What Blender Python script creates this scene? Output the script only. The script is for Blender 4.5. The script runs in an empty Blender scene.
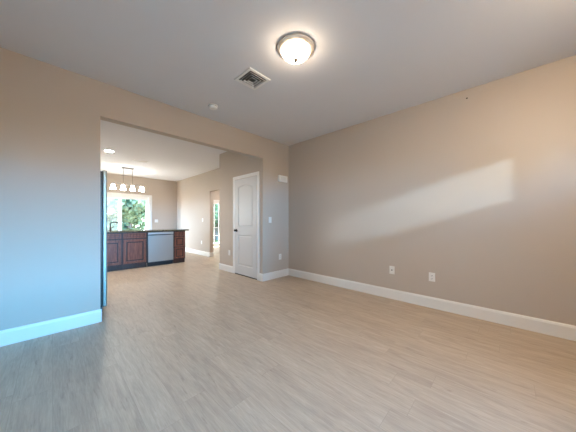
import bpy, bmesh, math, random
from mathutils import Vector, Matrix

random.seed(7)
scn = bpy.context.scene
COL = scn.collection
PI = math.pi

# ------------------------------------------------------------------ camera
YAW = math.radians(43.97)          # angle of view direction from world +X
cam_d = bpy.data.cameras.new('camera')
cam_d.sensor_width = 36.0
cam_d.lens = 36.0 * 227.0 / 576.0
cam_d.shift_y = 5.0 / 576.0
cam_d.clip_start = 0.02
cam = bpy.data.objects.new('camera', cam_d)
cam.location = (0, 0, 1.147)
cam.rotation_euler = (PI / 2, 0, YAW - PI / 2)
COL.objects.link(cam)
scn.camera = cam

# ------------------------------------------------------------------ world, sun, exposure
scn.view_settings.view_transform = 'Standard'
scn.view_settings.look = 'None'
scn.view_settings.exposure = 0.43
scn.view_settings.gamma = 1.0
scn.view_settings.use_curve_mapping = False
scn.cycles.max_bounces = 14
scn.cycles.diffuse_bounces = 8
scn.cycles.glossy_bounces = 5
scn.cycles.transparent_max_bounces = 16
scn.cycles.sample_clamp_indirect = 6.0
scn.cycles.caustics_reflective = False
scn.cycles.caustics_refractive = False

SKY_FRONT, SKY_BACK = 47.0, 21.0
W = bpy.data.worlds.new('world')
scn.world = W
W.use_nodes = True
wn, wl = W.node_tree.nodes, W.node_tree.links
wn.clear()
wtc = wn.new('ShaderNodeTexCoord')
wsep = wn.new('ShaderNodeSeparateXYZ')
wramp = wn.new('ShaderNodeValToRGB')
wmap = wn.new('ShaderNodeMapRange')
wbg = wn.new('ShaderNodeBackground')
wout = wn.new('ShaderNodeOutputWorld')
wmap.inputs['From Min'].default_value = -1
wmap.inputs['From Max'].default_value = 1
wl.new(wtc.outputs['Generated'], wsep.inputs[0])
wl.new(wsep.outputs['Z'], wmap.inputs['Value'])
wl.new(wmap.outputs[0], wramp.inputs[0])
els = wramp.color_ramp.elements
els[0].position = 0.0
els[0].color = (0.16, 0.13, 0.09, 1)
els[1].position = 1.0
els[1].color = (0.03, 0.085, 0.18, 1)
for p, c in ((0.49, (0.20, 0.17, 0.11, 1)), (0.505, (0.30, 0.55, 0.90, 1)), (0.53, (0.09, 0.43, 0.82, 1)), (0.61, (0.08, 0.41, 0.82, 1)), (0.70, (0.045, 0.13, 0.26, 1))):
    e = els.new(p)
    e.color = c
wmix = wn.new('ShaderNodeMix')             # hazier and whiter sky towards the back garden
wmix.data_type = 'RGBA'
wfac = wn.new('ShaderNodeMapRange')
wfac.inputs['From Min'].default_value = -0.2
wfac.inputs['From Max'].default_value = 0.5
wfac.inputs['To Max'].default_value = 0.85
wl.new(wsep.outputs['Y'], wfac.inputs['Value'])
wl.new(wfac.outputs[0], wmix.inputs[0])
wl.new(wramp.outputs[0], wmix.inputs[6])
wmix.inputs[7].default_value = (0.80, 0.84, 0.82, 1)
wl.new(wmix.outputs[2], wbg.inputs['Color'])
wbri = wn.new('ShaderNodeMapRange')          # the sky is brighter towards the front of the house
wbri.inputs['From Min'].default_value = -0.6
wbri.inputs['From Max'].default_value = 0.6
wbri.inputs['To Min'].default_value = SKY_FRONT
wbri.inputs['To Max'].default_value = SKY_BACK
wl.new(wsep.outputs['Y'], wbri.inputs['Value'])
wl.new(wbri.outputs[0], wbg.inputs['Strength'])
wl.new(wbg.outputs[0], wout.inputs['Surface'])


def lamp(name, kind, loc, rot, energy, color, **kw):
    d = bpy.data.lights.new(name, kind)
    d.energy = energy
    d.color = color
    for k, v in kw.items():
        setattr(d, k, v)
    o = bpy.data.objects.new(name, d)
    o.location = loc
    o.rotation_euler = rot
    COL.objects.link(o)
    return o


def aim(o, target):
    v = Vector(target) - o.location
    o.rotation_euler = v.to_track_quat('-Z', 'Y').to_euler()


sun = lamp('sun', 'SUN', (30, 24, 40), (0, 0, 0), 24.0, (1.0, 0.93, 0.82), angle=math.radians(1.0))
aim(sun, (0, 0, 0))
# added spot lamp outside; casts the pale band on the right wall
streak_lamp = lamp('wall_streak_spot', 'SPOT', (-2.66, -11.12, 4.95), (0, 0, 0), 4500.0, (0.92, 0.97, 1.0), shadow_soft_size=0.45, spot_size=math.radians(9), spot_blend=1.0)
aim(streak_lamp, (2.80, -0.8, 1.855))
streak_lamp.data.energy = 6300.0
streak_lamp.data.color = (0.52, 0.78, 1.0)
# daylight portals at the glazed openings
for nm, loc, rot, sx, sy in (
        ('portal_front', (0.70, -0.95, 1.135), (PI / 2, 0, 0), 2.1, 1.37),
        ('portal_transom', (2.465, -0.95, 1.855), (PI / 2, 0, 0), 1.2, 0.52),
        ('portal_slider', (1.62, 9.85, 1.03), (-PI / 2, 0, 0), 1.8, 2.0),
        ('portal_kitchen', (-0.76, 8.15, 1.625), (0, -PI / 2, 0), 0.95, 1.8),
        ('portal_patio', (5.25, 9.85, 1.03), (-PI / 2, 0, 0), 0.9, 2.0)):
    p = lamp(nm, 'AREA', loc, rot, 1.0, (1, 1, 1), shape='RECTANGLE', size=sx, size_y=sy)
    p.data.cycles.is_portal = True


# ------------------------------------------------------------------ materials
def new_mat(name):
    m = bpy.data.materials.new(name)
    m.use_nodes = True
    nt = m.node_tree
    b = nt.nodes['Principled BSDF']
    return m, nt.nodes, nt.links, b


def mat(name, color, rough=0.5, metal=0.0, noise=0.04, nscale=20.0, bump=0.0, bscale=200.0, stretch=(1, 1, 1), spec=0.5, coat=0.0):
    m, n, l, b = new_mat(name)
    b.inputs['Roughness'].default_value = rough
    b.inputs['Metallic'].default_value = metal
    b.inputs['Specular IOR Level'].default_value = spec
    if coat:
        b.inputs['Coat Weight'].default_value = coat
        b.inputs['Coat Roughness'].default_value = 0.15
    tc = n.new('ShaderNodeTexCoord')
    mp = n.new('ShaderNodeMapping')
    mp.inputs['Scale'].default_value = stretch
    l.new(tc.outputs['Object'], mp.inputs[0])
    nz = n.new('ShaderNodeTexNoise')
    nz.inputs['Scale'].default_value = nscale
    nz.inputs['Detail'].default_value = 4
    l.new(mp.outputs[0], nz.inputs['Vector'])
    mx = n.new('ShaderNodeMix')
    mx.data_type = 'RGBA'
    mx.inputs[6].default_value = tuple(c * (1 - noise) for c in color) + (1,)
    mx.inputs[7].default_value = tuple(min(1, c * (1 + noise)) for c in color) + (1,)
    l.new(nz.outputs[0], mx.inputs[0])
    l.new(mx.outputs[2], b.inputs['Base Color'])
    if bump:
        nb = n.new('ShaderNodeTexNoise')
        nb.inputs['Scale'].default_value = bscale
        l.new(mp.outputs[0], nb.inputs['Vector'])
        bp = n.new('ShaderNodeBump')
        bp.inputs['Strength'].default_value = bump
        bp.inputs['Distance'].default_value = 0.002
        l.new(nb.outputs[0], bp.inputs['Height'])
        l.new(bp.outputs[0], b.inputs['Normal'])
    return m


def emit_mat(name, color, strength):
    m, n, l, b = new_mat(name)
    b.inputs['Base Color'].default_value = (0.9, 0.88, 0.84, 1)
    b.inputs['Emission Color'].default_value = color + (1,)
    b.inputs['Emission Strength'].default_value = strength
    return m


def glass_mat(name, tint=(1, 1, 1), gloss=0.012):
    m, n, l, b = new_mat(name)
    n.remove(b)
    out = n['Material Output']
    t = n.new('ShaderNodeBsdfTransparent')
    t.inputs[0].default_value = tint + (1,)
    g = n.new('ShaderNodeBsdfGlossy')
    g.inputs['Roughness'].default_value = 0.02
    mx = n.new('ShaderNodeMixShader')
    mx.inputs[0].default_value = gloss
    l.new(t.outputs[0], mx.inputs[1])
    l.new(g.outputs[0], mx.inputs[2])
    l.new(mx.outputs[0], out.inputs['Surface'])
    return m


def screen_mat():
    m, n, l, b = new_mat('insect_screen')
    n.remove(b)
    t = n.new('ShaderNodeBsdfTransparent')
    d = n.new('ShaderNodeBsdfTranslucent')
    d.inputs[0].default_value = (0.55, 0.60, 0.66, 1)
    mx = n.new('ShaderNodeMixShader')
    mx.inputs[0].default_value = 0.035
    l.new(t.outputs[0], mx.inputs[1])
    l.new(d.outputs[0], mx.inputs[2])
    l.new(mx.outputs[0], n['Material Output'].inputs['Surface'])
    return m


def floor_mat():
    m, n, l, b = new_mat('vinyl_plank')
    tc = n.new('ShaderNodeTexCoord')
    sep = n.new('ShaderNodeSeparateXYZ')
    l.new(tc.outputs['Object'], sep.inputs[0])
    cmb = n.new('ShaderNodeCombineXYZ')
    row = n.new('ShaderNodeMath')
    row.operation = 'DIVIDE'
    row.inputs[1].default_value = 0.18
    l.new(sep.outputs['X'], row.inputs[0])
    rfl = n.new('ShaderNodeMath')
    rfl.operation = 'FLOOR'
    l.new(row.outputs[0], rfl.inputs[0])
    wnz = n.new('ShaderNodeTexWhiteNoise')      # every plank row starts at its own random offset
    wnz.noise_dimensions = '1D'
    l.new(rfl.outputs[0], wnz.inputs['W'])
    sh = n.new('ShaderNodeMath')
    sh.operation = 'MULTIPLY_ADD'
    sh.inputs[1].default_value = 1.22
    l.new(wnz.outputs['Value'], sh.inputs[0])
    l.new(sep.outputs['Y'], sh.inputs[2])
    l.new(sh.outputs[0], cmb.inputs['X'])
    l.new(sep.outputs['X'], cmb.inputs['Y'])
    br = n.new('ShaderNodeTexBrick')
    br.offset = 0.0
    br.inputs['Scale'].default_value = 1.0
    br.inputs['Brick Width'].default_value = 1.22
    br.inputs['Row Height'].default_value = 0.18
    br.inputs['Mortar Size'].default_value = 0.0012
    br.inputs['Mortar Smooth'].default_value = 0.3
    br.inputs['Color1'].default_value = (0, 0, 0, 1)
    br.inputs['Color2'].default_value = (1, 1, 1, 1)
    br.inputs['Mortar'].default_value = (0.2, 0.2, 0.2, 1)
    l.new(cmb.outputs[0], br.inputs['Vector'])
    # per-plank offset of the grain
    off = n.new('ShaderNodeVectorMath')
    off.operation = 'SCALE'
    off.inputs['Scale'].default_value = 13.0
    l.new(br.outputs['Color'], off.inputs[0])
    add = n.new('ShaderNodeVectorMath')
    add.operation = 'ADD'
    l.new(cmb.outputs[0], add.inputs[0])
    l.new(off.outputs[0], add.inputs[1])

    def grain(sx, sy, detail, dist):
        mp = n.new('ShaderNodeMapping')
        mp.inputs['Scale'].default_value = (sx, sy, 1)
        l.new(add.outputs[0], mp.inputs[0])
        nz = n.new('ShaderNodeTexNoise')
        nz.inputs['Scale'].default_value = 1.0
        nz.inputs['Detail'].default_value = detail
        nz.inputs['Roughness'].default_value = 0.62
        nz.inputs['Distortion'].default_value = dist
        l.new(mp.outputs[0], nz.inputs['Vector'])
        return nz
    g1 = grain(2.6, 17.0, 6, 1.1)
    g2 = grain(9.0, 140.0, 6, 0.3)
    g3 = grain(1.2, 6.0, 4, 1.2)
    g4 = grain(5.0, 34.0, 3, 0.4)
    ramp = n.new('ShaderNodeValToRGB')
    e = ramp.color_ramp.elements
    e[0].position = 0.30
    e[0].color = FLOOR_DARK + (1,)
    e[1].position = 0.56
    e[1].color = FLOOR_MID + (1,)
    e2 = e.new(0.75)
    e2.color = FLOOR_LIGHT + (1,)

    def mth(op, a, bb):
        k = n.new('ShaderNodeMath')
        k.operation = op
        for i, v in enumerate((a, bb)):
            if isinstance(v, (int, float)):
                k.inputs[i].default_value = v
            else:
                l.new(v, k.inputs[i])
        return k.outputs[0]
    s = mth('ADD', mth('MULTIPLY', g1.outputs[0], 0.42), mth('MULTIPLY', g2.outputs[0], 0.34))
    s = mth('ADD', s, mth('MULTIPLY', g3.outputs[0], 0.24))
    fl = n.new('ShaderNodeMapRange')          # sparse dark mineral flecks
    fl.inputs['From Min'].default_value = 0.62
    fl.inputs['From Max'].default_value = 0.74
    l.new(g4.outputs[0], fl.inputs['Value'])
    s = mth('SUBTRACT', s, mth('MULTIPLY', fl.outputs[0], 0.16))
    sepc = n.new('ShaderNodeSeparateColor')
    l.new(br.outputs['Color'], sepc.inputs[0])
    s = mth('ADD', s, mth('MULTIPLY', mth('SUBTRACT', sepc.outputs[0], 0.5), 0.055))
    l.new(s, ramp.inputs[0])
    mx = n.new('ShaderNodeMix')
    mx.data_type = 'RGBA'
    l.new(mth('MULTIPLY', br.outputs['Fac'], 0.28), mx.inputs[0])
    l.new(ramp.outputs[0], mx.inputs[6])
    mx.inputs[7].default_value = tuple(c * 0.45 for c in FLOOR_DARK) + (1,)
    l.new(mx.outputs[2], b.inputs['Base Color'])
    b.inputs['Roughness'].default_value = 0.42
    b.inputs['Specular IOR Level'].default_value = 0.4
    bp = n.new('ShaderNodeBump')
    bp.inputs['Strength'].default_value = 0.15
    bp.inputs['Distance'].default_value = 0.002
    l.new(s, bp.inputs['Height'])
    l.new(bp.outputs[0], b.inputs['Normal'])
    return m


def wood_mat(name, dark, light):
    m, n, l, b = new_mat(name)
    tc = n.new('ShaderNodeTexCoord')
    mp = n.new('ShaderNodeMapping')
    mp.inputs['Scale'].default_value = (18, 18, 1.6)
    l.new(tc.outputs['Object'], mp.inputs[0])
    nz = n.new('ShaderNodeTexNoise')
    nz.inputs['Scale'].default_value = 2.0
    nz.inputs['Detail'].default_value = 7
    nz.inputs['Distortion'].default_value = 1.2
    l.new(mp.outputs[0], nz.inputs['Vector'])
    r = n.new('ShaderNodeValToRGB')
    r.color_ramp.elements[0].position = 0.3
    r.color_ramp.elements[0].color = dark + (1,)
    r.color_ramp.elements[1].position = 0.7
    r.color_ramp.elements[1].color = light + (1,)
    l.new(nz.outputs[0], r.inputs[0])
    l.new(r.outputs[0], b.inputs['Base Color'])
    b.inputs['Roughness'].default_value = 0.35
    return m


def granite_mat():
    m, n, l, b = new_mat('granite')
    tc = n.new('ShaderNodeTexCoord')
    v = n.new('ShaderNodeTexVoronoi')
    v.inputs['Scale'].default_value = 90
    l.new(tc.outputs['Object'], v.inputs['Vector'])
    r = n.new('ShaderNodeValToRGB')
    r.color_ramp.elements[0].color = (0.02, 0.018, 0.014, 1)
    r.color_ramp.elements[1].color = (0.22, 0.19, 0.12, 1)
    sp = n.new('ShaderNodeSeparateColor')
    l.new(v.outputs['Color'], sp.inputs[0])
    l.new(sp.outputs[0], r.inputs[0])
    l.new(r.outputs[0], b.inputs['Base Color'])
    b.inputs['Roughness'].default_value = 0.12
    return m


def leaf_mat(name, a, c):
    m, n, l, b = new_mat(name)
    tc = n.new('ShaderNodeTexCoord')
    nz = n.new('ShaderNodeTexNoise')
    nz.inputs['Scale'].default_value = 3.0
    nz.inputs['Detail'].default_value = 5
    l.new(tc.outputs['Object'], nz.inputs['Vector'])
    r = n.new('ShaderNodeValToRGB')
    r.color_ramp.elements[0].position = 0.35
    r.color_ramp.elements[0].color = a + (1,)
    r.color_ramp.elements[1].position = 0.65
    r.color_ramp.elements[1].color = c + (1,)
    l.new(nz.outputs[0], r.inputs[0])
    l.new(r.outputs[0], b.inputs['Base Color'])
    b.inputs['Roughness'].default_value = 0.6
    b.inputs['Specular IOR Level'].default_value = 0.08
    tr = n.new('ShaderNodeBsdfTranslucent')
    l.new(r.outputs[0], tr.inputs[0])
    mx = n.new('ShaderNodeMixShader')
    mx.inputs[0].default_value = 0.4
    l.new(b.outputs[0], mx.inputs[1])
    l.new(tr.outputs[0], mx.inputs[2])
    l.new(mx.outputs[0], n['Material Output'].inputs['Surface'])
    return m


FLOOR_DARK = (0.33, 0.245, 0.18)
FLOOR_MID = (0.51, 0.405, 0.30)
FLOOR_LIGHT = (0.64, 0.525, 0.41)
M = {}
M['paint'] = mat('greige_wall_paint', (0.50, 0.429, 0.368), 0.75, noise=0.015, nscale=3, bump=0.06, bscale=350, spec=0.25)
M['ceil'] = mat('ceiling_paint', (0.69, 0.685, 0.705), 0.9, noise=0.012, nscale=4, bump=0.05, bscale=250, spec=0.15)
M['trim'] = mat('white_trim_paint', (0.76, 0.745, 0.725), 0.35, noise=0.01)
M['door'] = mat('white_door_paint', (0.60, 0.59, 0.58), 0.4, noise=0.01)
M['plastic'] = mat('white_plastic', (0.78, 0.765, 0.74), 0.3, noise=0.01)
M['vent_metal'] = mat('vent_white_metal', (0.58, 0.57, 0.56), 0.4, noise=0.02)
M['slot'] = mat('dark_slot', (0.04, 0.035, 0.03), 0.5, noise=0.05)
M['floor'] = floor_mat()
M['steel'] = mat('brushed_steel', (0.62, 0.62, 0.62), 0.28, 1.0, noise=0.06, nscale=6, stretch=(40, 40, 0.6))
M['steel_dark'] = mat('dark_grey_steel', (0.09, 0.10, 0.115), 0.4, 0.3, noise=0.05)
M['nickel'] = mat('brushed_nickel', (0.66, 0.58, 0.50), 0.45, 0.6, noise=0.04)
M['pendant_metal'] = mat('pendant_dark_nickel', (0.22, 0.20, 0.18), 0.4, 0.7, noise=0.05)
M['rim_metal'] = mat('satin_nickel_rim', (0.74, 0.64, 0.54), 0.4, 0.35, noise=0.03)
M['fridge_steel'] = mat('fridge_steel', (0.30, 0.33, 0.30), 0.42, 0.9, noise=0.06, nscale=6, stretch=(40, 40, 0.6))
M['dish_steel'] = mat('dishwasher_steel', (0.47, 0.455, 0.435), 0.30, 0.9, noise=0.06, nscale=6, stretch=(40, 40, 0.6))
M['bronze'] = mat('dark_bronze', (0.05, 0.042, 0.036), 0.35, 0.8, noise=0.05)
M['black'] = mat('black_plastic', (0.012, 0.012, 0.014), 0.4, noise=0.05)
M['cherry'] = wood_mat('cherry_wood', (0.10, 0.027, 0.015), (0.30, 0.098, 0.048))
M['cherry_dark'] = wood_mat('dark_cherry_frame', (0.025, 0.009, 0.007), (0.07, 0.024, 0.015))  # darker cherry; puts groove and gap shade into the colour
M['granite'] = granite_mat()
M['glass'] = glass_mat('window_glass')
M['screen'] = screen_mat()
M['leaf'] = leaf_mat('foliage', (0.10, 0.15, 0.07), (0.28, 0.36, 0.19))
M['leaf2'] = leaf_mat('pale_foliage', (0.15, 0.21, 0.11), (0.38, 0.44, 0.28))
M['bark'] = mat('bark', (0.14, 0.10, 0.07), 0.9, noise=0.3, nscale=15, bump=0.6, bscale=40)
M['grass'] = leaf_mat('lawn_grass', (0.06, 0.10, 0.035), (0.13, 0.17, 0.07))
M['lens'] = emit_mat('lit_lamp_glass', (1.0, 0.80, 0.58), 32.0)
M['lens_fill'] = emit_mat('lit_fill_lamp_glass', (1.0, 0.77, 0.48), 130.0)
M['shade'] = emit_mat('lit_shade_glass', (1.0, 0.96, 0.90), 26.0)
M['led'] = emit_mat('lit_led_lens', (1.0, 0.96, 0.91), 520.0)


# ------------------------------------------------------------------ mesh helpers
def bm_box(bm, x0, x1, y0, y1, z0, z1, bevel=0.0):
    r = bmesh.ops.create_cube(bm, size=1.0)
    vs = r['verts']
    for v in vs:
        v.co = Vector((x0 + (v.co.x + 0.5) * (x1 - x0), y0 + (v.co.y + 0.5) * (y1 - y0), z0 + (v.co.z + 0.5) * (z1 - z0)))
    if bevel:
        es = list({e for v in vs for e in v.link_edges})
        bmesh.ops.bevel(bm, geom=es, offset=bevel, segments=2, affect='EDGES', profile=0.5, clamp_overlap=True)


def box(x0, x1, y0, y1, z0, z1, bevel=0.0):
    bm = bmesh.new()
    bm_box(bm, x0, x1, y0, y1, z0, z1, bevel)
    return bm


def bm_lathe(bm, prof, seg=32, mx=None, cap=True):
    mx = mx or Matrix.Identity(4)
    rings = []
    for r, z in prof:
        if r < 1e-6:
            rings.append([bm.verts.new(mx @ Vector((0, 0, z)))])
        else:
            rings.append([bm.verts.new(mx @ Vector((r * math.cos(2 * PI * k / seg), r * math.sin(2 * PI * k / seg), z))) for k in range(seg)])
    for a, b in zip(rings, rings[1:]):
        for k in range(seg):
            k2 = (k + 1) % seg
            if len(a) == 1 and len(b) == 1:
                continue
            if len(a) == 1:
                bm.faces.new((a[0], b[k], b[k2]))
            elif len(b) == 1:
                bm.faces.new((a[k], a[k2], b[0]))
            else:
                bm.faces.new((a[k], a[k2], b[k2], b[k]))
    if cap:
        for rg in (rings[0], rings[-1]):
            if len(rg) > 1:
                bm.faces.new(rg)


def lathe(prof, seg=32, mx=None, cap=True):
    bm = bmesh.new()
    bm_lathe(bm, prof, seg, mx, cap)
    bmesh.ops.recalc_face_normals(bm, faces=bm.faces)
    return bm


def bm_tube(bm, pts, r, seg=10):
    pts = [Vector(p) for p in pts]
    rs = r if isinstance(r, (list, tuple)) else [r] * len(pts)
    rings = []
    up = None
    for i, p in enumerate(pts):
        t = (pts[min(i + 1, len(pts) - 1)] - pts[max(i - 1, 0)]).normalized()
        if up is None:
            up = Vector((0, 0, 1)) if abs(t.z) < 0.9 else Vector((0, 1, 0))
        s = t.cross(up).normalized()
        up = s.cross(t).normalized()
        rings.append([bm.verts.new(p + (s * math.cos(2 * PI * k / seg) + up * math.sin(2 * PI * k / seg)) * rs[i]) for k in range(seg)])
    for a, b in zip(rings, rings[1:]):
        for k in range(seg):
            bm.faces.new((a[k], a[(k + 1) % seg], b[(k + 1) % seg], b[k]))
    bm.faces.new(rings[0])
    bm.faces.new(rings[-1])


def tube(pts, r, seg=10):
    bm = bmesh.new()
    bm_tube(bm, pts, r, seg)
    bmesh.ops.recalc_face_normals(bm, faces=bm.faces)
    return bm


def obj(name, bm, material, parent=None, smooth=False, loc=None):
    me = bpy.data.meshes.new(name)
    bm.normal_update()
    bm.to_mesh(me)
    bm.free()
    me.materials.append(M[material] if isinstance(material, str) else material)
    if smooth:
        for p in me.polygons:
            p.use_smooth = True
    o = bpy.data.objects.new(name, me)
    COL.objects.link(o)
    if parent:
        o.parent = parent
    if loc:
        o.location = loc
    return o


def thing(name, label, cat, loc=(0, 0, 0), rz=0.0, group=None, kind=None):
    o = bpy.data.objects.new(name, None)
    o.empty_display_size = 0.1
    COL.objects.link(o)
    o.location = loc
    o.rotation_euler = (0, 0, rz)
    tag(o, label, cat, group, kind)
    return o


def tag(o, label=None, cat=None, group=None, kind=None):
    if label:
        o['label'] = label
    if cat:
        o['category'] = cat
    if group:
        o['group'] = group
    if kind:
        o['kind'] = kind
    return o


def copy_tree(o, parent=None):
    c = o.copy()
    COL.objects.link(c)
    if parent:
        c.parent = parent
    for ch in list(o.children):
        copy_tree(ch, c)
    return c


def struct(name, bm, material, label, cat):
    return tag(obj(name, bm, material), label, cat, None, 'structure')


def slab(axis, p0, p1, u0, u1, z0, z1, holes=()):
    """wall slab across `axis` (0: X = p0..p1, runs along Y; 1: Y = p0..p1, runs along X) with rectangular holes (ua, ub, za, zb)"""
    us = sorted({u0, u1} | {h[0] for h in holes} | {h[1] for h in holes})
    zs = sorted({z0, z1} | {h[2] for h in holes} | {h[3] for h in holes})
    us = [u for u in us if u0 <= u <= u1]
    zs = [z for z in zs if z0 <= z <= z1]

    def filled(i, j):
        if i < 0 or j < 0 or i >= len(us) - 1 or j >= len(zs) - 1:
            return False
        cu, cz = (us[i] + us[i + 1]) / 2, (zs[j] + zs[j + 1]) / 2
        return not any(h[0] < cu < h[1] and h[2] < cz < h[3] for h in holes)
    bm = bmesh.new()
    cache = {}

    def V(p, u, z):
        k = (p, u, z)
        if k not in cache:
            cache[k] = bm.verts.new((p, u, z) if axis == 0 else (u, p, z))
        return cache[k]
    for i in range(len(us) - 1):
        for j in range(len(zs) - 1):
            if not filled(i, j):
                continue
            a, b, c, d = us[i], us[i + 1], zs[j], zs[j + 1]
            for p in (p0, p1):
                bm.faces.new((V(p, a, c), V(p, b, c), V(p, b, d), V(p, a, d)))
            for di, dj, q in ((-1, 0, ((a, c), (a, d))), (1, 0, ((b, c), (b, d))), (0, -1, ((a, c), (b, c))), (0, 1, ((a, d), (b, d)))):
                if not filled(i + di, j + dj):
                    (ua, za), (ub, zb) = q
                    bm.faces.new((V(p0, ua, za), V(p0, ub, zb), V(p1, ub, zb), V(p1, ua, za)))
    bmesh.ops.recalc_face_normals(bm, faces=bm.faces)
    return bm


# ------------------------------------------------------------------ the setting
D1, D2, XP, H = 3.34, 3.48, 2.77, 2.74      # left wall plane Y, right wall plane X, pantry wall plane X, ceiling height
FX, FY = -0.60, -0.80                       # side wall plane X, front wall plane Y (behind the camera)
KY = 9.60                                   # kitchen far wall plane Y
XL, HEAD = 0.378, 2.345                     # opening: left jamb, header height
T = 0.12

struct('floor', box(FX - T, 6.6, FY - T, KY + T, -0.15, 0.0), 'floor', 'pale greige wood-look vinyl plank floor running through both rooms', 'floor')
struct('ceiling', box(FX - T, 6.6, FY - T, KY + T, H, H + 0.15), 'ceil', 'plain matte white ceiling over both rooms', 'ceiling')
struct('wall_left', slab(1, D1, D1 + T, FX - T, D2, 0, H, [(XL, XP, 0, HEAD)]), 'paint',
       'greige painted wall with the wide cased-free opening to the kitchen', 'wall')
struct('wall_right', slab(0, D2, D2 + T, FY - T, 4.90, 0, H), 'paint', 'long blank greige wall on the right side of the living room', 'wall')
struct('wall_front', slab(1, FY - T, FY, FX - T, D2, 0, H, [(-0.35, 1.75, 0.45, 1.82), (1.87, 3.06, 1.61, 2.10)]), 'paint', 'greige wall with the front window and added transom behind the viewpoint', 'wall')
struct('wall_side', slab(0, FX - T, FX, FY, KY, 0, H, [(7.25, 9.05, 1.15, 2.10)]), 'paint', 'greige outer wall beside the refrigerator and the viewpoint', 'wall')
bm = slab(0, XP, XP + T, D1 + T, 4.95, 0, H)
struct('wall_pantry', bm, 'paint', 'short grey-beige wall holding the white pantry door', 'wall')
struct('wall_pantry_back', slab(1, 4.83, 4.95, XP + T, D2, 0, H), 'paint', 'short return wall of the pantry closet facing the kitchen', 'wall')
struct('wall_kitchen_right', slab(0, D2, D2 + T, 4.90, KY, 0, H, [(5.90, 6.81, 0, 2.10)]), 'paint',
       'light cream kitchen wall with an open doorway beyond the pantry', 'wall')
struct('wall_kitchen_back', slab(1, KY, KY + T, FX - T, 6.6, 0, H, [(0.72, 2.52, 0, 2.04), (4.80, 5.70, 0, 2.04)]), 'paint',
       'far kitchen wall with the sliding glass door', 'wall')
struct('wall_side_room_near', slab(1, 4.83, 4.95, D2 + T, 6.6, 0, H), 'paint', 'near wall of the room through the kitchen doorway', 'wall')
struct('wall_side_room_right', slab(0, 6.48, 6.6, 4.95, KY, 0, H), 'paint', 'right wall of the room through the kitchen doorway', 'wall')
struct('ground', box(-25, 30, -25, 40, -0.45, -0.16), 'grass', 'green lawn outside the house', 'ground')

struct('driveway', box(-6, 9, -14, FY - T - 0.02, -0.20, -0.10), mat('concrete', (0.30, 0.235, 0.18), 0.9, noise=0.12, nscale=6), 'unseen pale concrete driveway added in front of the house as a bounce surface', 'driveway')  # slab added to bounce warm sunlight up onto the room ceiling

struct('patio', box(-4, 8, KY + T + 0.02, 12.2, -0.20, -0.10), mat('patio_concrete', (0.52, 0.50, 0.46), 0.9, noise=0.12, nscale=6), 'unseen pale concrete patio added outside the sliding glass door to bounce light', 'patio')  # slab added to bounce sunlight up onto the kitchen ceiling
bm = box(-14, -4.0, -17, -11.6, -0.3, 5.6)
v_ = [bm.verts.new(c) for c in ((-14.3, -11.3, 5.6), (-14.3, -17.3, 5.6), (-14.3, -14.3, 7.8), (-3.7, -11.3, 5.6), (-3.7, -17.3, 5.6), (-3.7, -14.3, 7.8))]
for q in ((0, 1, 2), (3, 5, 4), (0, 2, 5, 3), (1, 4, 5, 2), (0, 3, 4, 1)):
    bm.faces.new([v_[i] for i in q])
struct('sky_blocker_house', bm, mat('beige_siding', (0.36, 0.30, 0.24), 0.8, noise=0.1, nscale=4), 'unseen beige house added behind the viewpoint to block low sky', 'house')  # added out of view to block low sky seen through the transom

struct('sky_blocker_wing', box(FX - T - 3.0, FX - T, -5.5, FY - T - 0.02, -0.3, 2.9), mat('house_siding', (0.42, 0.37, 0.31), 0.8, noise=0.08, nscale=4), 'unseen beige wing added beside the front window to block side sky', 'house')  # added out of view; keeps side sky off the right wall

struct('sky_blocker_roof', box(1.4, 4.2, -2.2, FY - T - 0.02, 2.58, 2.70), 'ceil', 'unseen shallow roof added over the transom window to block high sky', 'roof')  # added out of view to cut steep skylight through the transom


def baseboard(name, axis, plane, sgn, u0, u1, label):
    """axis 1: lies on plane Y=plane, protruding sgn; axis 0: on plane X=plane"""
    prof = [(0, 0), (0.016, 0), (0.016, 0.118), (0.012, 0.128), (0.010, 0.134), (0.004, 0.142), (0, 0.142)]
    bm = bmesh.new()
    rows = []
    for u in (u0, u1):
        row = []
        for d, z in prof:
            p = plane + sgn * d
            row.append(bm.verts.new((p, u, z) if axis == 0 else (u, p, z)))
        rows.append(row)
    nprof = len(prof)
    for k in range(nprof):
        bm.faces.new((rows[0][k], rows[0][(k + 1) % nprof], rows[1][(k + 1) % nprof], rows[1][k]))
    bm.faces.new(rows[0])
    bm.faces.new(rows[1])
    bmesh.ops.recalc_face_normals(bm, faces=bm.faces)
    return struct(name, bm, 'trim', label, 'baseboard')


baseboard('baseboard_left', 1, D1, -1, FX, XL + 0.010, 'white baseboard along the wall left of the kitchen opening')
baseboard('baseboard_corner', 1, D1, -1, XP, D2 - 0.016, 'short white baseboard between pantry corner and room corner')
baseboard('baseboard_right', 0, D2, -1, FY, D1, 'long white baseboard along the right living room wall')
baseboard('baseboard_pantry', 0, XP, -1, 4.345, 4.95, 'white baseboard left of the pantry door')
baseboard('baseboard_jamb', 0, XP, -1, D1 - 0.016, 3.432, 'tiny white baseboard piece right of the pantry door casing')
baseboard('baseboard_kitchen_right', 0, D2, -1, 6.81, KY, 'white baseboard on the kitchen wall left of the doorway')
baseboard('baseboard_kitchen_back', 1, KY, -1, 2.59, D2 - 0.016, 'white baseboard on the far kitchen wall right of the glass door')
baseboard('baseboard_doorway', 1, 6.81, -1, D2, D2 + T, 'white baseboard piece inside the kitchen doorway reveal')


# pantry door -------------------------------------------------------
# local frame: x runs along the wall (to the right seen from the room), -y towards the room
door = thing('door_1', 'white two-panel pantry door with arched upper panel and dark knob', 'door', (XP, 3.8875, 0), -PI / 2, kind='structure')
DW, DH = 0.76, 2.03
bm = bmesh.new()
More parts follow.
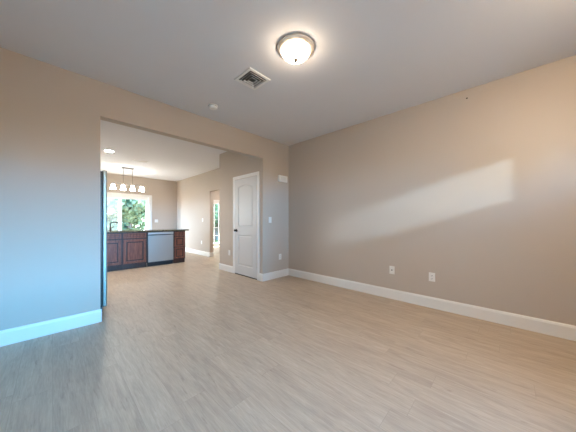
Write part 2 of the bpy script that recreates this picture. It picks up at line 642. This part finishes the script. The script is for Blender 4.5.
# casing: two legs and head, stepped profile
cw = 0.065
for s in (-1, 1):
    a, b = s * (DW / 2 + 0.008), s * (DW / 2 + 0.008 + cw)
    bm_box(bm, min(a, b), max(a, b), -0.014, 0.0, 0, DH + 0.01 + cw, 0.004)
    c = s * (DW / 2 + 0.008 + cw - 0.02)
    bm_box(bm, min(c, b), max(c, b), -0.020, -0.012, 0, DH + 0.01 + cw, 0.003)
bm_box(bm, -DW / 2 - 0.008, DW / 2 + 0.008, -0.014, 0.0, DH + 0.01, DH + 0.01 + cw, 0.004)
bm_box(bm, -DW / 2 - 0.008 - cw, DW / 2 + 0.008 + cw, -0.020, -0.012, DH + 0.01 + cw - 0.02, DH + 0.01 + cw, 0.003)
obj('door_casing', bm, 'trim', door)
PW = DW / 2 - 0.115
panels = ((1.02, DH - 0.12, 0.042), (0.20, 0.86, 0.0))
bm = bmesh.new()
bm_box(bm, -DW / 2, DW / 2, -0.004, -0.0005, 0.022, DH)
for s in (-1, 1):
    bm_box(bm, min(s * PW, s * DW / 2), max(s * PW, s * DW / 2), -0.013, -0.003, 0.022, DH)
for z0, z1 in ((0.022, 0.20), (0.86, 1.02), (DH - 0.12, DH)):
    bm_box(bm, -PW, PW, -0.013, -0.003, z0, z1)
# arched filler under the top rail
top = DH - 0.12
arc = [(PW * (1 - 2 * k / 14), top - 0.042 * (1 - 2 * k / 14) ** 2) for k in range(15)]
for (xa, za), (xb, zb) in zip(arc, arc[1:]):
    f_ = [bm.verts.new((x, y, z)) for y in (-0.013, -0.003) for x, z in ((xa, za), (xb, zb), (xb, top), (xa, top))]
    bm.faces.new(f_[:4])
    bm.faces.new((f_[0], f_[4], f_[5], f_[1]))
leaf = obj('door_panel', bm, 'door', door)
for z0, z1, rise in panels:
    bm = bmesh.new()

    def outline(ins):
        pts = [(-PW + ins, z0 + ins), (PW - ins, z0 + ins)]
        hw, nseg = PW - ins, (14 if rise else 1)
        return pts + [(hw * (1 - 2 * k / nseg), z1 - ins - rise * (1 - 2 * k / nseg) ** 2) for k in range(nseg + 1)]
    rings = [[bm.verts.new((x, y, z)) for x, z in outline(i)] for i, y in ((0.0, -0.0132), (0.004, -0.015), (0.016, -0.0045), (0.030, -0.0045), (0.050, -0.0105))]
    for ra, rb in zip(rings, rings[1:]):
        for k in range(len(ra)):
            bm.faces.new((ra[k], ra[(k + 1) % len(ra)], rb[(k + 1) % len(ra)], rb[k]))
    bm.faces.new(rings[-1])
    bmesh.ops.recalc_face_normals(bm, faces=bm.faces)
    obj('raised_panel', bm, 'door', leaf)
obj('threshold_gap', box(-DW / 2 - 0.004, DW / 2 + 0.004, -0.006, -0.0005, 0.0, 0.022), 'slot', door)['label'] = 'dark gap under the door'
kn = obj('door_knob', lathe([(0.0, 0.062), (0.014, 0.061), (0.025, 0.052), (0.028, 0.042), (0.024, 0.032), (0.012, 0.026), (0.011, 0.010), (0.030, 0.008), (0.032, 0.0)], 24,
                            Matrix.Translation((-DW / 2 + 0.065, -0.010, 0.945)) @ Matrix.Rotation(PI / 2, 4, 'X')), 'bronze', door, True)
kn['label'] = 'dark bronze round knob'
for z in (1.80, 1.05, 0.28):
    bm = bmesh.new()
    bm_lathe(bm, [(0.007, -0.048), (0.007, 0.048)], 12, Matrix.Translation((DW / 2 + 0.002, -0.014, z)))
    bm_box(bm, DW / 2 - 0.026, DW / 2 + 0.001, -0.0125, -0.010, z - 0.045, z + 0.045)
    obj('hinge', bm, 'nickel', door)['label'] = 'satin nickel hinge'

# sliding glass door ---------------------------------------------------
def frame_rect(bm, x0, x1, z0, z1, w, y0, y1, bev=0.004):
    bm_box(bm, x0, x0 + w, y0, y1, z0, z1, bev)
    bm_box(bm, x1 - w, x1, y0, y1, z0, z1, bev)
    bm_box(bm, x0 + w, x1 - w, y0, y1, z1 - w, z1, bev)
    bm_box(bm, x0 + w, x1 - w, y0, y1, z0, z0 + w, bev)


sl = thing('door_2', 'white sliding glass patio door with trees beyond, behind the kitchen counter', 'door', (1.62, KY, 0), 0, kind='structure')
bm = bmesh.new()
for s in (-1, 1):
    a, b = s * 0.90, s * 0.97
    bm_box(bm, min(a, b), max(a, b), -0.018, 0.0, 0, 2.11, 0.004)
bm_box(bm, -0.90, 0.90, -0.018, 0.0, 2.04, 2.11, 0.004)
obj('door_casing', bm, 'trim', sl)
bm = bmesh.new()
frame_rect(bm, -0.90, 0.90, 0.0, 2.04, 0.04, 0.0, 0.11)
obj('door_frame', bm, 'trim', sl)
for nm, x0, x1, y in (('sliding_panel', -0.86, 0.045, 0.015), ('fixed_panel', -0.045, 0.86, 0.058)):
    bm = bmesh.new()
    frame_rect(bm, x0, x1, 0.04, 2.0, 0.075, y, y + 0.04)
    pn = obj(nm, bm, 'trim', sl)
    obj('glass_pane', box(x0 + 0.075, x1 - 0.075, y + 0.017, y + 0.023, 0.115, 1.925), 'glass', pn)
obj('insect_screen', box(-0.80, -0.03, 0.102, 0.104, 0.06, 1.98), 'screen', sl)['label'] = 'grey insect screen over the left half'

# french door in the side room -------------------------------------------
fd = thing('door_3', 'white glass patio door with grid muntins seen through the kitchen doorway', 'door', (5.25, KY, 0), 0, kind='structure')
bm = bmesh.new()
for s in (-1, 1):
    a, b = s * 0.45, s * 0.52
    bm_box(bm, min(a, b), max(a, b), -0.018, 0.0, 0, 2.11, 0.004)
bm_box(bm, -0.45, 0.45, -0.018, 0.0, 2.04, 2.11, 0.004)
obj('door_casing', bm, 'trim', fd)
bm = bmesh.new()
frame_rect(bm, -0.45, 0.45, 0.0, 2.04, 0.11, 0.02, 0.065)
for k in range(1, 3):
    x = -0.34 + 0.68 * k / 3
    bm_box(bm, x - 0.011, x + 0.011, 0.03, 0.055, 0.11, 1.93)
for k in range(1, 5):
    z = 0.11 + 1.82 * k / 5
    bm_box(bm, -0.34, 0.34, 0.03, 0.055, z - 0.014, z + 0.014)
obj('door_leaf', bm, 'trim', fd)
obj('glass_pane', box(-0.34, 0.34, 0.040, 0.045, 0.11, 1.93), 'glass', fd)

# front window behind the viewpoint ---------------------------------------
fw = thing('window_1', 'white framed front window behind the viewpoint', 'window', (0.70, FY - T, 0), 0, kind='structure')
bm = bmesh.new()
frame_rect(bm, -1.05, 1.05, 0.45, 1.82, 0.04, 0.02, 0.10)
bm_box(bm, -0.015, 0.015, 0.02, 0.10, 0.49, 1.78, 0.004)
obj('window_frame', bm, 'trim', fw)
obj('glass_pane', box(-1.01, -0.015, 0.055, 0.060, 0.49, 1.78), 'glass', fw)
obj('glass_pane', box(0.015, 1.01, 0.055, 0.060, 0.49, 1.78), 'glass', fw)
tw = thing('window_2', 'unseen low wide transom window added high in the front wall to let the streak in', 'window', (2.465, FY - T, 0), 0, kind='structure')  # added opening that shapes the pale streak on the right wall
bm = bmesh.new()
frame_rect(bm, -0.595, 0.595, 1.61, 2.10, 0.02, 0.03, 0.09)
obj('window_frame', bm, 'trim', tw)
obj('glass_pane', box(-0.575, 0.575, 0.055, 0.060, 1.63, 2.08), 'glass', tw)

kw = thing('window_3', 'white framed kitchen window added in the outer wall for daylight, hidden beyond the refrigerator', 'window', (FX - T, 8.15, 0), -PI / 2, kind='structure')  # unseen window added to brighten the kitchen with sky light
bm = bmesh.new()
frame_rect(bm, -0.90, 0.90, 1.15, 2.10, 0.04, 0.02, 0.10)
bm_box(bm, -0.02, 0.02, 0.02, 0.10, 1.19, 2.06, 0.004)
obj('window_frame', bm, 'trim', kw)
obj('glass_pane', box(-0.86, -0.02, 0.055, 0.060, 1.19, 2.06), 'glass', kw)
obj('glass_pane', box(0.02, 0.86, 0.055, 0.060, 1.19, 2.06), 'glass', kw)

# ------------------------------------------------------------------ kitchen
FYC = 6.46          # front face of cabinet boxes
CX0, CX1 = 0.20, 2.565


def panel_front(name, x0, x1, z0, z1, parent, fr=0.055):
    """raised-panel cabinet front on plane y=0 with a dark groove, shade put into its colour, around the centre panel"""
    if z1 - z0 < 0.2:
        fr = 0.026
    gap = 0.026 if z1 - z0 > 0.2 else 0.010
    bm = bmesh.new()
    frame_rect(bm, x0, x1, z0, z1, fr, -0.020, 0.0, 0.004)
    d = obj(name, bm, 'cherry', parent)
    obj('shade_groove', box(x0 + fr - 0.002, x1 - fr + 0.002, -0.005, 0, z0 + fr - 0.002, z1 - fr + 0.002), 'cherry_dark', d)['label'] = 'dark groove with shade in its colour'  # dark backing stands in for the shade inside the groove
    obj('raised_panel', box(x0 + fr + gap, x1 - fr - gap, -0.016, -0.004, z0 + fr + gap, z1 - fr - gap, 0.006), 'cherry', d)


def base_cabinet(name, label, x0, x1, loc_y=FYC):
    t = thing(name, label, 'cabinet', ((x0 + x1) / 2, loc_y, 0))
    w = (x1 - x0) / 2
    bm = bmesh.new()
    bm_box(bm, -w, w, 0.0, 0.60, 0.105, 0.875)
    obj('carcass', bm, 'cherry_dark', t)
    bm = bmesh.new()
    bm_box(bm, -w, w, 0.035, 0.60, 0.0, 0.105)
    obj('toe_kick', bm, 'cherry_dark', t)
    return t


sink = base_cabinet('sink_cabinet', 'dark cherry sink base cabinet left of the dishwasher', CX0, 1.635)
off = (CX0 + 1.635) / 2
for a, b in ((0.24, 0.655), (0.70, 1.105), (1.145, 1.610)):
    for nm, z0, z1 in (('drawer_front', 0.735, 0.850), ('cabinet_door', 0.135, 0.705)):
        panel_front(nm, a - off, b - off, z0, z1, sink)

drw = base_cabinet('drawer_cabinet', 'narrow dark cherry drawer cabinet right of the dishwasher', 2.265, CX1)
off = (2.265 + CX1) / 2
for z0, z1 in ((0.735, 0.850), (0.445, 0.715), (0.135, 0.425)):
    panel_front('drawer', 2.285 - off, 2.545 - off, z0, z1, drw, 0.035)

dw = thing('dishwasher', 'stainless steel dishwasher built in under the kitchen counter', 'dishwasher', (1.95, FYC, 0))
obj('tub', box(-0.305, 0.305, 0.0, 0.58, 0.10, 0.868), 'steel_dark', dw)
obj('door_panel', box(-0.298, 0.298, -0.030, -0.002, 0.115, 0.785, 0.006), 'dish_steel', dw)
obj('control_panel', box(-0.298, 0.298, -0.030, -0.002, 0.805, 0.862, 0.005), 'steel', dw)
obj('handle', box(-0.24, 0.24, -0.026, -0.004, 0.785, 0.805), 'black', dw)['label'] = 'dark recessed pocket handle'
obj('kick_plate', box(-0.30, 0.30, 0.035, 0.05, 0.0, 0.112), 'black', dw)['label'] = 'black kick plate'

tag(obj('countertop', box(CX0 - 0.05, CX1 + 0.09, FYC - 0.035, FYC + 0.90, 0.876, 0.914, 0.006), 'granite'),
    'dark speckled granite countertop over the cherry cabinets', 'countertop')
fa = thing('faucet', 'dark kitchen faucet on the countertop in front of the glass door', 'faucet', (0.975, 6.95, 0.914))
obj('base', lathe([(0.0, 0.0), (0.026, 0.0), (0.026, 0.012), (0.020, 0.03), (0.016, 0.10), (0.0, 0.10)], 20), 'bronze', fa, True)
obj('spout', tube([(0, 0, 0.09), (0, 0, 0.15), (0.008, -0.006, 0.185), (0.04, -0.03, 0.205), (0.09, -0.065, 0.205), (0.135, -0.095, 0.185)], [0.013, 0.012, 0.012, 0.012, 0.014, 0.017], 12), 'bronze', fa, True)
obj('handle', tube([(0.012, 0, 0.06), (0.05, 0.01, 0.075), (0.075, 0.015, 0.10)], [0.010, 0.007, 0.006], 10), 'bronze', fa, True)

# refrigerator behind the jamb
fr = thing('refrigerator', 'tall stainless refrigerator just behind the left edge of the opening', 'refrigerator', (0.03, 4.06, 0))
obj('body', box(-0.42, 0.36, -0.45, 0.45, 0.03, 1.77, 0.008), 'steel_dark', fr)
obj('door_gasket', box(0.355, 0.403, -0.438, 0.438, 0.08, 1.765), 'black', fr)['label'] = 'dark door gasket'
for y0, y1 in ((-0.45, -0.004), (0.004, 0.45)):
    d_ = obj('fridge_door', box(0.398, 0.445, y0, y1, 0.075, 1.78, 0.012), 'fridge_steel', fr)
    yh = -0.05 if y1 < 0.1 else 0.05
    obj('handle', tube([(0.44, yh, 0.65), (0.48, yh, 0.68), (0.48, yh, 1.50), (0.44, yh, 1.53)], 0.011, 10), 'steel', d_, True)
obj('base_grille', box(0.30, 0.40, -0.44, 0.44, 0.02, 0.072), 'black', fr)
for x in (-0.36, 0.30):
    for y in (-0.40, 0.40):
        obj('foot', lathe([(0.0, 0), (0.02, 0), (0.02, 0.035), (0.0, 0.035)], 14, Matrix.Translation((x, y, 0))), 'black', fr)

# pendant -----------------------------------------------------------------
pd = thing('pendant_light', 'four-shade linear pendant hanging before the sliding glass door', 'pendant light', (1.57, 8.20, H))
obj('canopy', box(-0.145, 0.145, -0.055, 0.055, -0.025, 0.0, 0.006), 'pendant_metal', pd)
for x in (-0.115, 0.115):
    obj('rod', tube([(x, 0, -0.02), (x, 0, -0.49)], 0.006, 8), 'pendant_metal', pd)
obj('bar', tube([(-0.39, 0, -0.49), (0.39, 0, -0.49)], 0.010, 10), 'pendant_metal', pd)
for k in range(4):
    x = -0.36 + 0.24 * k
    obj('socket', lathe([(0.0, -0.485), (0.016, -0.485), (0.020, -0.51), (0.028, -0.53), (0.0, -0.53)], 16, Matrix.Translation((x, 0, 0))), 'pendant_metal', pd)
    obj('lamp_shade', lathe([(0.034, -0.525), (0.042, -0.54), (0.054, -0.60), (0.068, -0.655), (0.070, -0.668), (0.066, -0.668), (0.050, -0.60), (0.032, -0.528)], 24, Matrix.Translation((x, 0, 0)), cap=False), 'shade', pd, True)

# ceiling lamp ---------------------------------------------------------------
cl = thing('ceiling_light', 'lit flush-mount ceiling light with nickel rim and frosted dome', 'ceiling light', (1.553, 1.400, H))
obj('pan', lathe([(0.0, 0.0), (0.150, 0.0), (0.166, -0.003), (0.171, -0.008), (0.171, -0.013), (0.166, -0.017), (0.160, -0.018), (0.157, -0.022), (0.148, -0.027), (0.138, -0.030), (0.132, -0.031), (0.129, -0.028), (0.0, -0.02)], 56), 'rim_metal', cl, True)['label'] = 'satin nickel rim'
prof = [(0.131, -0.026)]
for k in range(1, 15):
    t = k / 14 * PI / 2
    prof.append((0.131 * math.cos(t) ** 0.95 if k < 14 else 0.0, -0.026 - 0.080 * math.sin(t)))
obj('glass_dome', lathe(prof, 56, cap=False), 'lens', cl, True)
obj('finial', lathe([(0.0, -0.100), (0.020, -0.103), (0.022, -0.109), (0.012, -0.116), (0.016, -0.123), (0.010, -0.132), (0.0, -0.135)], 20), 'bronze', cl, True)['label'] = 'small dark finial'

entry = copy_tree(cl)  # extra lamp added out of view to warm the right side
entry.location = (2.05, -0.61, H)
for c_ in entry.children:
    if c_.name.startswith('glass_dome'):
        c_.data = c_.data.copy()
        c_.data.materials[0] = M['lens_fill']
entry['label'] = 'added second flush-mount ceiling light behind the viewpoint, for warm fill'

# recessed light -------------------------------------------------------------
def downlight(label, x, y):
    rc = thing('recessed_light', label, 'recessed light', (x, y, H))
    obj('trim_ring', lathe([(0.072, -0.002), (0.092, -0.002), (0.092, -0.007), (0.072, -0.010)], 32, cap=False), 'plastic', rc, True)
    obj('lens', lathe([(0.0, -0.004), (0.074, -0.004)], 32, cap=False), 'led', rc)


downlight('added unseen recessed downlight near the kitchen doorway in the side room', 4.3, 6.0)  # added out of view to brighten the doorway reveal
downlight('added unseen recessed downlight before the patio door in the side room', 4.9, 8.5)  # added out of view to brighten the side room's far wall
downlight('added recessed downlight, hidden behind the left jamb of the opening', 0.45, 5.3)  # added out of view to brighten the kitchen floor
downlight('round lit recessed downlight in the kitchen ceiling beyond the opening', 0.89, 6.52)

# ceiling vents ---------------------------------------------------------------
def ceiling_vent(label, loc, s):
    v = thing('ceiling_vent', label, 'vent', loc)
    bm = bmesh.new()
    h = s / 2
    frame_rect2 = [(h, 0.0), (h, -0.005), (h - 0.004, -0.010), (h - 0.030, -0.010), (h - 0.034, -0.003)]
    rings = [[bm.verts.new((sx * r, sy * r, z)) for sx, sy in ((-1, -1), (1, -1), (1, 1), (-1, 1))] for r, z in frame_rect2]
    for a, b in zip(rings, rings[1:]):
        for k in range(4):
            bm.faces.new((a[k], a[(k + 1) % 4], b[(k + 1) % 4], b[k]))
    bmesh.ops.recalc_face_normals(bm, faces=bm.faces)
    obj('vent_frame', bm, 'plastic', v)
    obj('duct_backing', box(-h + 0.02, h - 0.02, -h + 0.02, h - 0.02, -0.0025, -0.0005), 'slot', v)['label'] = 'dark duct behind the louvers'
    r = h - 0.042
    while r > 0.02:
        bm = bmesh.new()
        ro, zo, ri, zi = r, -0.006, r - 0.008, -0.018
        rr = [[bm.verts.new((sx * q, sy * q, z)) for sx, sy in ((-1, -1), (1, -1), (1, 1), (-1, 1))] for q, z in ((ri, zo), (ro, zi), (ro - 0.0015, zi - 0.001), (ri - 0.0015, zo - 0.0005))]
        for a, b in zip(rr, rr[1:]):
            for k in range(4):
                bm.faces.new((a[k], a[(k + 1) % 4], b[(k + 1) % 4], b[k]))
        bmesh.ops.recalc_face_normals(bm, faces=bm.faces)
        obj('louver', bm, 'vent_metal', v)
        r -= 0.030
    return v


ceiling_vent('square white four-way vent in the ceiling near the flush light', (1.56, 2.06, H), 0.29)

kv = thing('ceiling_vent', 'slim white register in the kitchen ceiling before the pendant', 'vent', (1.62, 7.00, H))
bm = bmesh.new()
bm_box(bm, -0.17, 0.17, -0.075, -0.055, -0.009, 0.0, 0.002)
bm_box(bm, -0.17, 0.17, 0.055, 0.075, -0.009, 0.0, 0.002)
bm_box(bm, -0.17, -0.15, -0.055, 0.055, -0.009, 0.0, 0.002)
bm_box(bm, 0.15, 0.17, -0.055, 0.055, -0.009, 0.0, 0.002)
obj('vent_frame', bm, 'plastic', kv)
obj('duct_backing', box(-0.15, 0.15, -0.055, 0.055, -0.002, -0.0005), 'slot', kv)
for k in range(4):
    y = -0.036 + k * 0.026
    bm = bmesh.new()
    bm_box(bm, -0.15, 0.15, y - 0.004, y + 0.002, -0.007, -0.002)
    obj('louver', bm, 'plastic', kv)

# smoke detector --------------------------------------------------------------
sd = thing('smoke_detector', 'small round white smoke detector on the ceiling', 'smoke detector', (1.535, 2.92, H))
obj('base', lathe([(0.0, 0.0), (0.066, 0.0), (0.066, -0.012), (0.0, -0.012)], 32), 'plastic', sd)
obj('cover', lathe([(0.062, -0.012), (0.060, -0.028), (0.052, -0.038), (0.030, -0.042), (0.0, -0.043)], 32, cap=False), 'plastic', sd, True)
obj('sensor_ring', lathe([(0.0625, -0.017), (0.0625, -0.022)], 32, cap=False), 'slot', sd)


# wall plates -----------------------------------------------------------------
def plate(kind, name, label, cat, loc, rz, group=None):
    t = thing(name, label, cat, loc, rz, group)
    w = 0.116 if kind == 'double' else 0.072
    obj('cover_plate', box(-w / 2, w / 2, -0.007, 0.0, -0.058, 0.058, 0.003), 'plastic', t)
    if kind == 'outlet':
        for z in (-0.02, 0.02):
            s_ = obj('receptacle', box(-0.017, 0.017, -0.0095, -0.006, z - 0.014, z + 0.014, 0.003), 'plastic', t)
            bm = bmesh.new()
            bm_box(bm, -0.008, -0.005, -0.0102, -0.009, z - 0.004, z + 0.007)
            bm_box(bm, 0.005, 0.008, -0.0102, -0.009, z - 0.004, z + 0.007)
            bm_lathe(bm, [(0.0025, 0.0), (0.0025, 0.0012)], 10, Matrix.Translation((0, -0.009, z - 0.009)) @ Matrix.Rotation(PI / 2, 4, 'X'))
            obj('slots', bm, 'slot', s_)
    elif kind == 'coax':
        obj('jack', lathe([(0.0, 0.011), (0.005, 0.011), (0.006, 0.004), (0.010, 0.0)], 14, Matrix.Translation((0, -0.0065, 0)) @ Matrix.Rotation(PI / 2, 4, 'X'), cap=False), 'bronze', t)['label'] = 'dark cable jack'
    else:
        for x in ((-0.023, 0.023) if kind == 'double' else (0,)):
            obj('rocker', box(x - 0.0165, x + 0.0165, -0.0105, -0.006, -0.033, 0.033, 0.003), 'plastic', t)
    return t


plate('coax', 'cable_plate', 'white cable plate with one dark jack, left of the outlet on the right wall', 'wall plate', (D2, 1.222, 0.423), -PI / 2)
plate('outlet', 'power_outlet', 'white power outlet low on the right wall, nearest the viewer', 'outlet', (D2, 0.713, 0.407), -PI / 2)
plate('outlet', 'power_outlet', 'white power outlet low on the short wall right of the pantry door', 'outlet', (3.227, D1, 0.417), 0)
plate('outlet', 'power_outlet', 'white power outlet low on the grey wall left of the pantry door', 'outlet', (XP, 4.51, 0.429), -PI / 2)
plate('outlet', 'power_outlet', 'small far power outlet low on the kitchen wall beside the doorway', 'outlet', (D2, 7.40, 0.427), -PI / 2)
plate('switch', 'light_switch', 'white light switch on the short wall right of the pantry door', 'light switch', (2.955, D1, 1.169), 0)
plate('switch', 'light_switch', 'small far light switch on the kitchen wall left of the doorway', 'light switch', (D2, 7.32, 1.18), -PI / 2)
plate('double', 'light_switch', 'wide light switch on the far wall right of the sliding glass door', 'light switch', (2.74, KY, 1.15), 0)

ch = thing('door_chime', 'white rectangular door chime box high on the wall near the corner', 'door chime', (3.284, D1, 2.01), 0)
obj('cover', box(-0.12, 0.12, -0.045, -0.006, -0.066, 0.066, 0.008), 'plastic', ch)
obj('back_plate', box(-0.114, 0.114, -0.008, 0.0, -0.060, 0.060), 'plastic', ch)
bm = bmesh.new()
for k in range(5):
    z = -0.03 + k * 0.015
    bm_box(bm, -0.07, 0.07, -0.0455, -0.044, z - 0.0015, z + 0.0015)
obj('sound_slots', bm, mat('chime_groove', (0.52, 0.50, 0.47), 0.5), ch)

tag(obj('nail', tube([(D2 + 0.01, 0.348, 2.625), (D2 - 0.012, 0.348, 2.627), (D2 - 0.014, 0.348, 2.627)], [0.003, 0.003, 0.009], 10), 'bronze'),
    'tiny dark nail head high on the right wall under the ceiling', 'nail')


# ------------------------------------------------------------------ outside
def tree(name, label, x, y, h, rw, leaf, n):
    t = thing(name, label, 'tree', (x, y, -0.16), 0, 'trees behind the house')
    r = random.Random(int(x * 100 + y * 10))
    obj('trunk', tube([(0, 0, -0.05), (0.05, 0.02, h * 0.35), (0.0, 0.05, h * 0.7)], [0.16, 0.12, 0.05], 10), 'bark', t)
    bm = bmesh.new()
    cl_ = [(r.uniform(-0.6, 0.6) * rw, r.uniform(-0.6, 0.6) * rw, h * r.uniform(0.12, 0.95), r.uniform(0.35, 0.6) * rw) for _ in range(22)]
    for _ in range(n):
        cx, cy, cz, cr = r.choice(cl_)
        d = Vector((r.gauss(0, 1), r.gauss(0, 1), r.gauss(0, 1))).normalized() * cr * r.uniform(0.75, 1.0)
        p = Vector((cx, cy, cz)) + d
        if p.z < 0.1:
            continue
        s = r.uniform(0.06, 0.13)
        nrm = (d.normalized() + Vector((r.uniform(-.7, .7), r.uniform(-.7, .7), r.uniform(-.2, .9)))).normalized()
        a = nrm.orthogonal().normalized() * s
        b = nrm.cross(a).normalized() * s * 0.6
        vs = [bm.verts.new(p + q) for q in (-a, b, a, -b)]
        bm.faces.new(vs)
    obj('foliage', bm, leaf, t)


for args in ((-0.6, 14.0, 5.0, 1.35, 'leaf', 13000, 'green leafy tree behind the left half of the glass door'),
             (2.6, 13.6, 4.6, 1.35, 'leaf2', 13000, 'pale green tree behind the right half of the glass door'),
             (2.2, 18.5, 6.5, 1.9, 'leaf', 13000, 'dark green tall tree furthest behind the glass door'),
             (7.9, 14.6, 5.0, 1.6, 'leaf2', 13000, 'pale green tree behind the side room patio door')):
    x, y, h_, rw, lf, n_, lab = args
    tree('leafy_tree', lab, x, y, h_, rw, lf, n_)
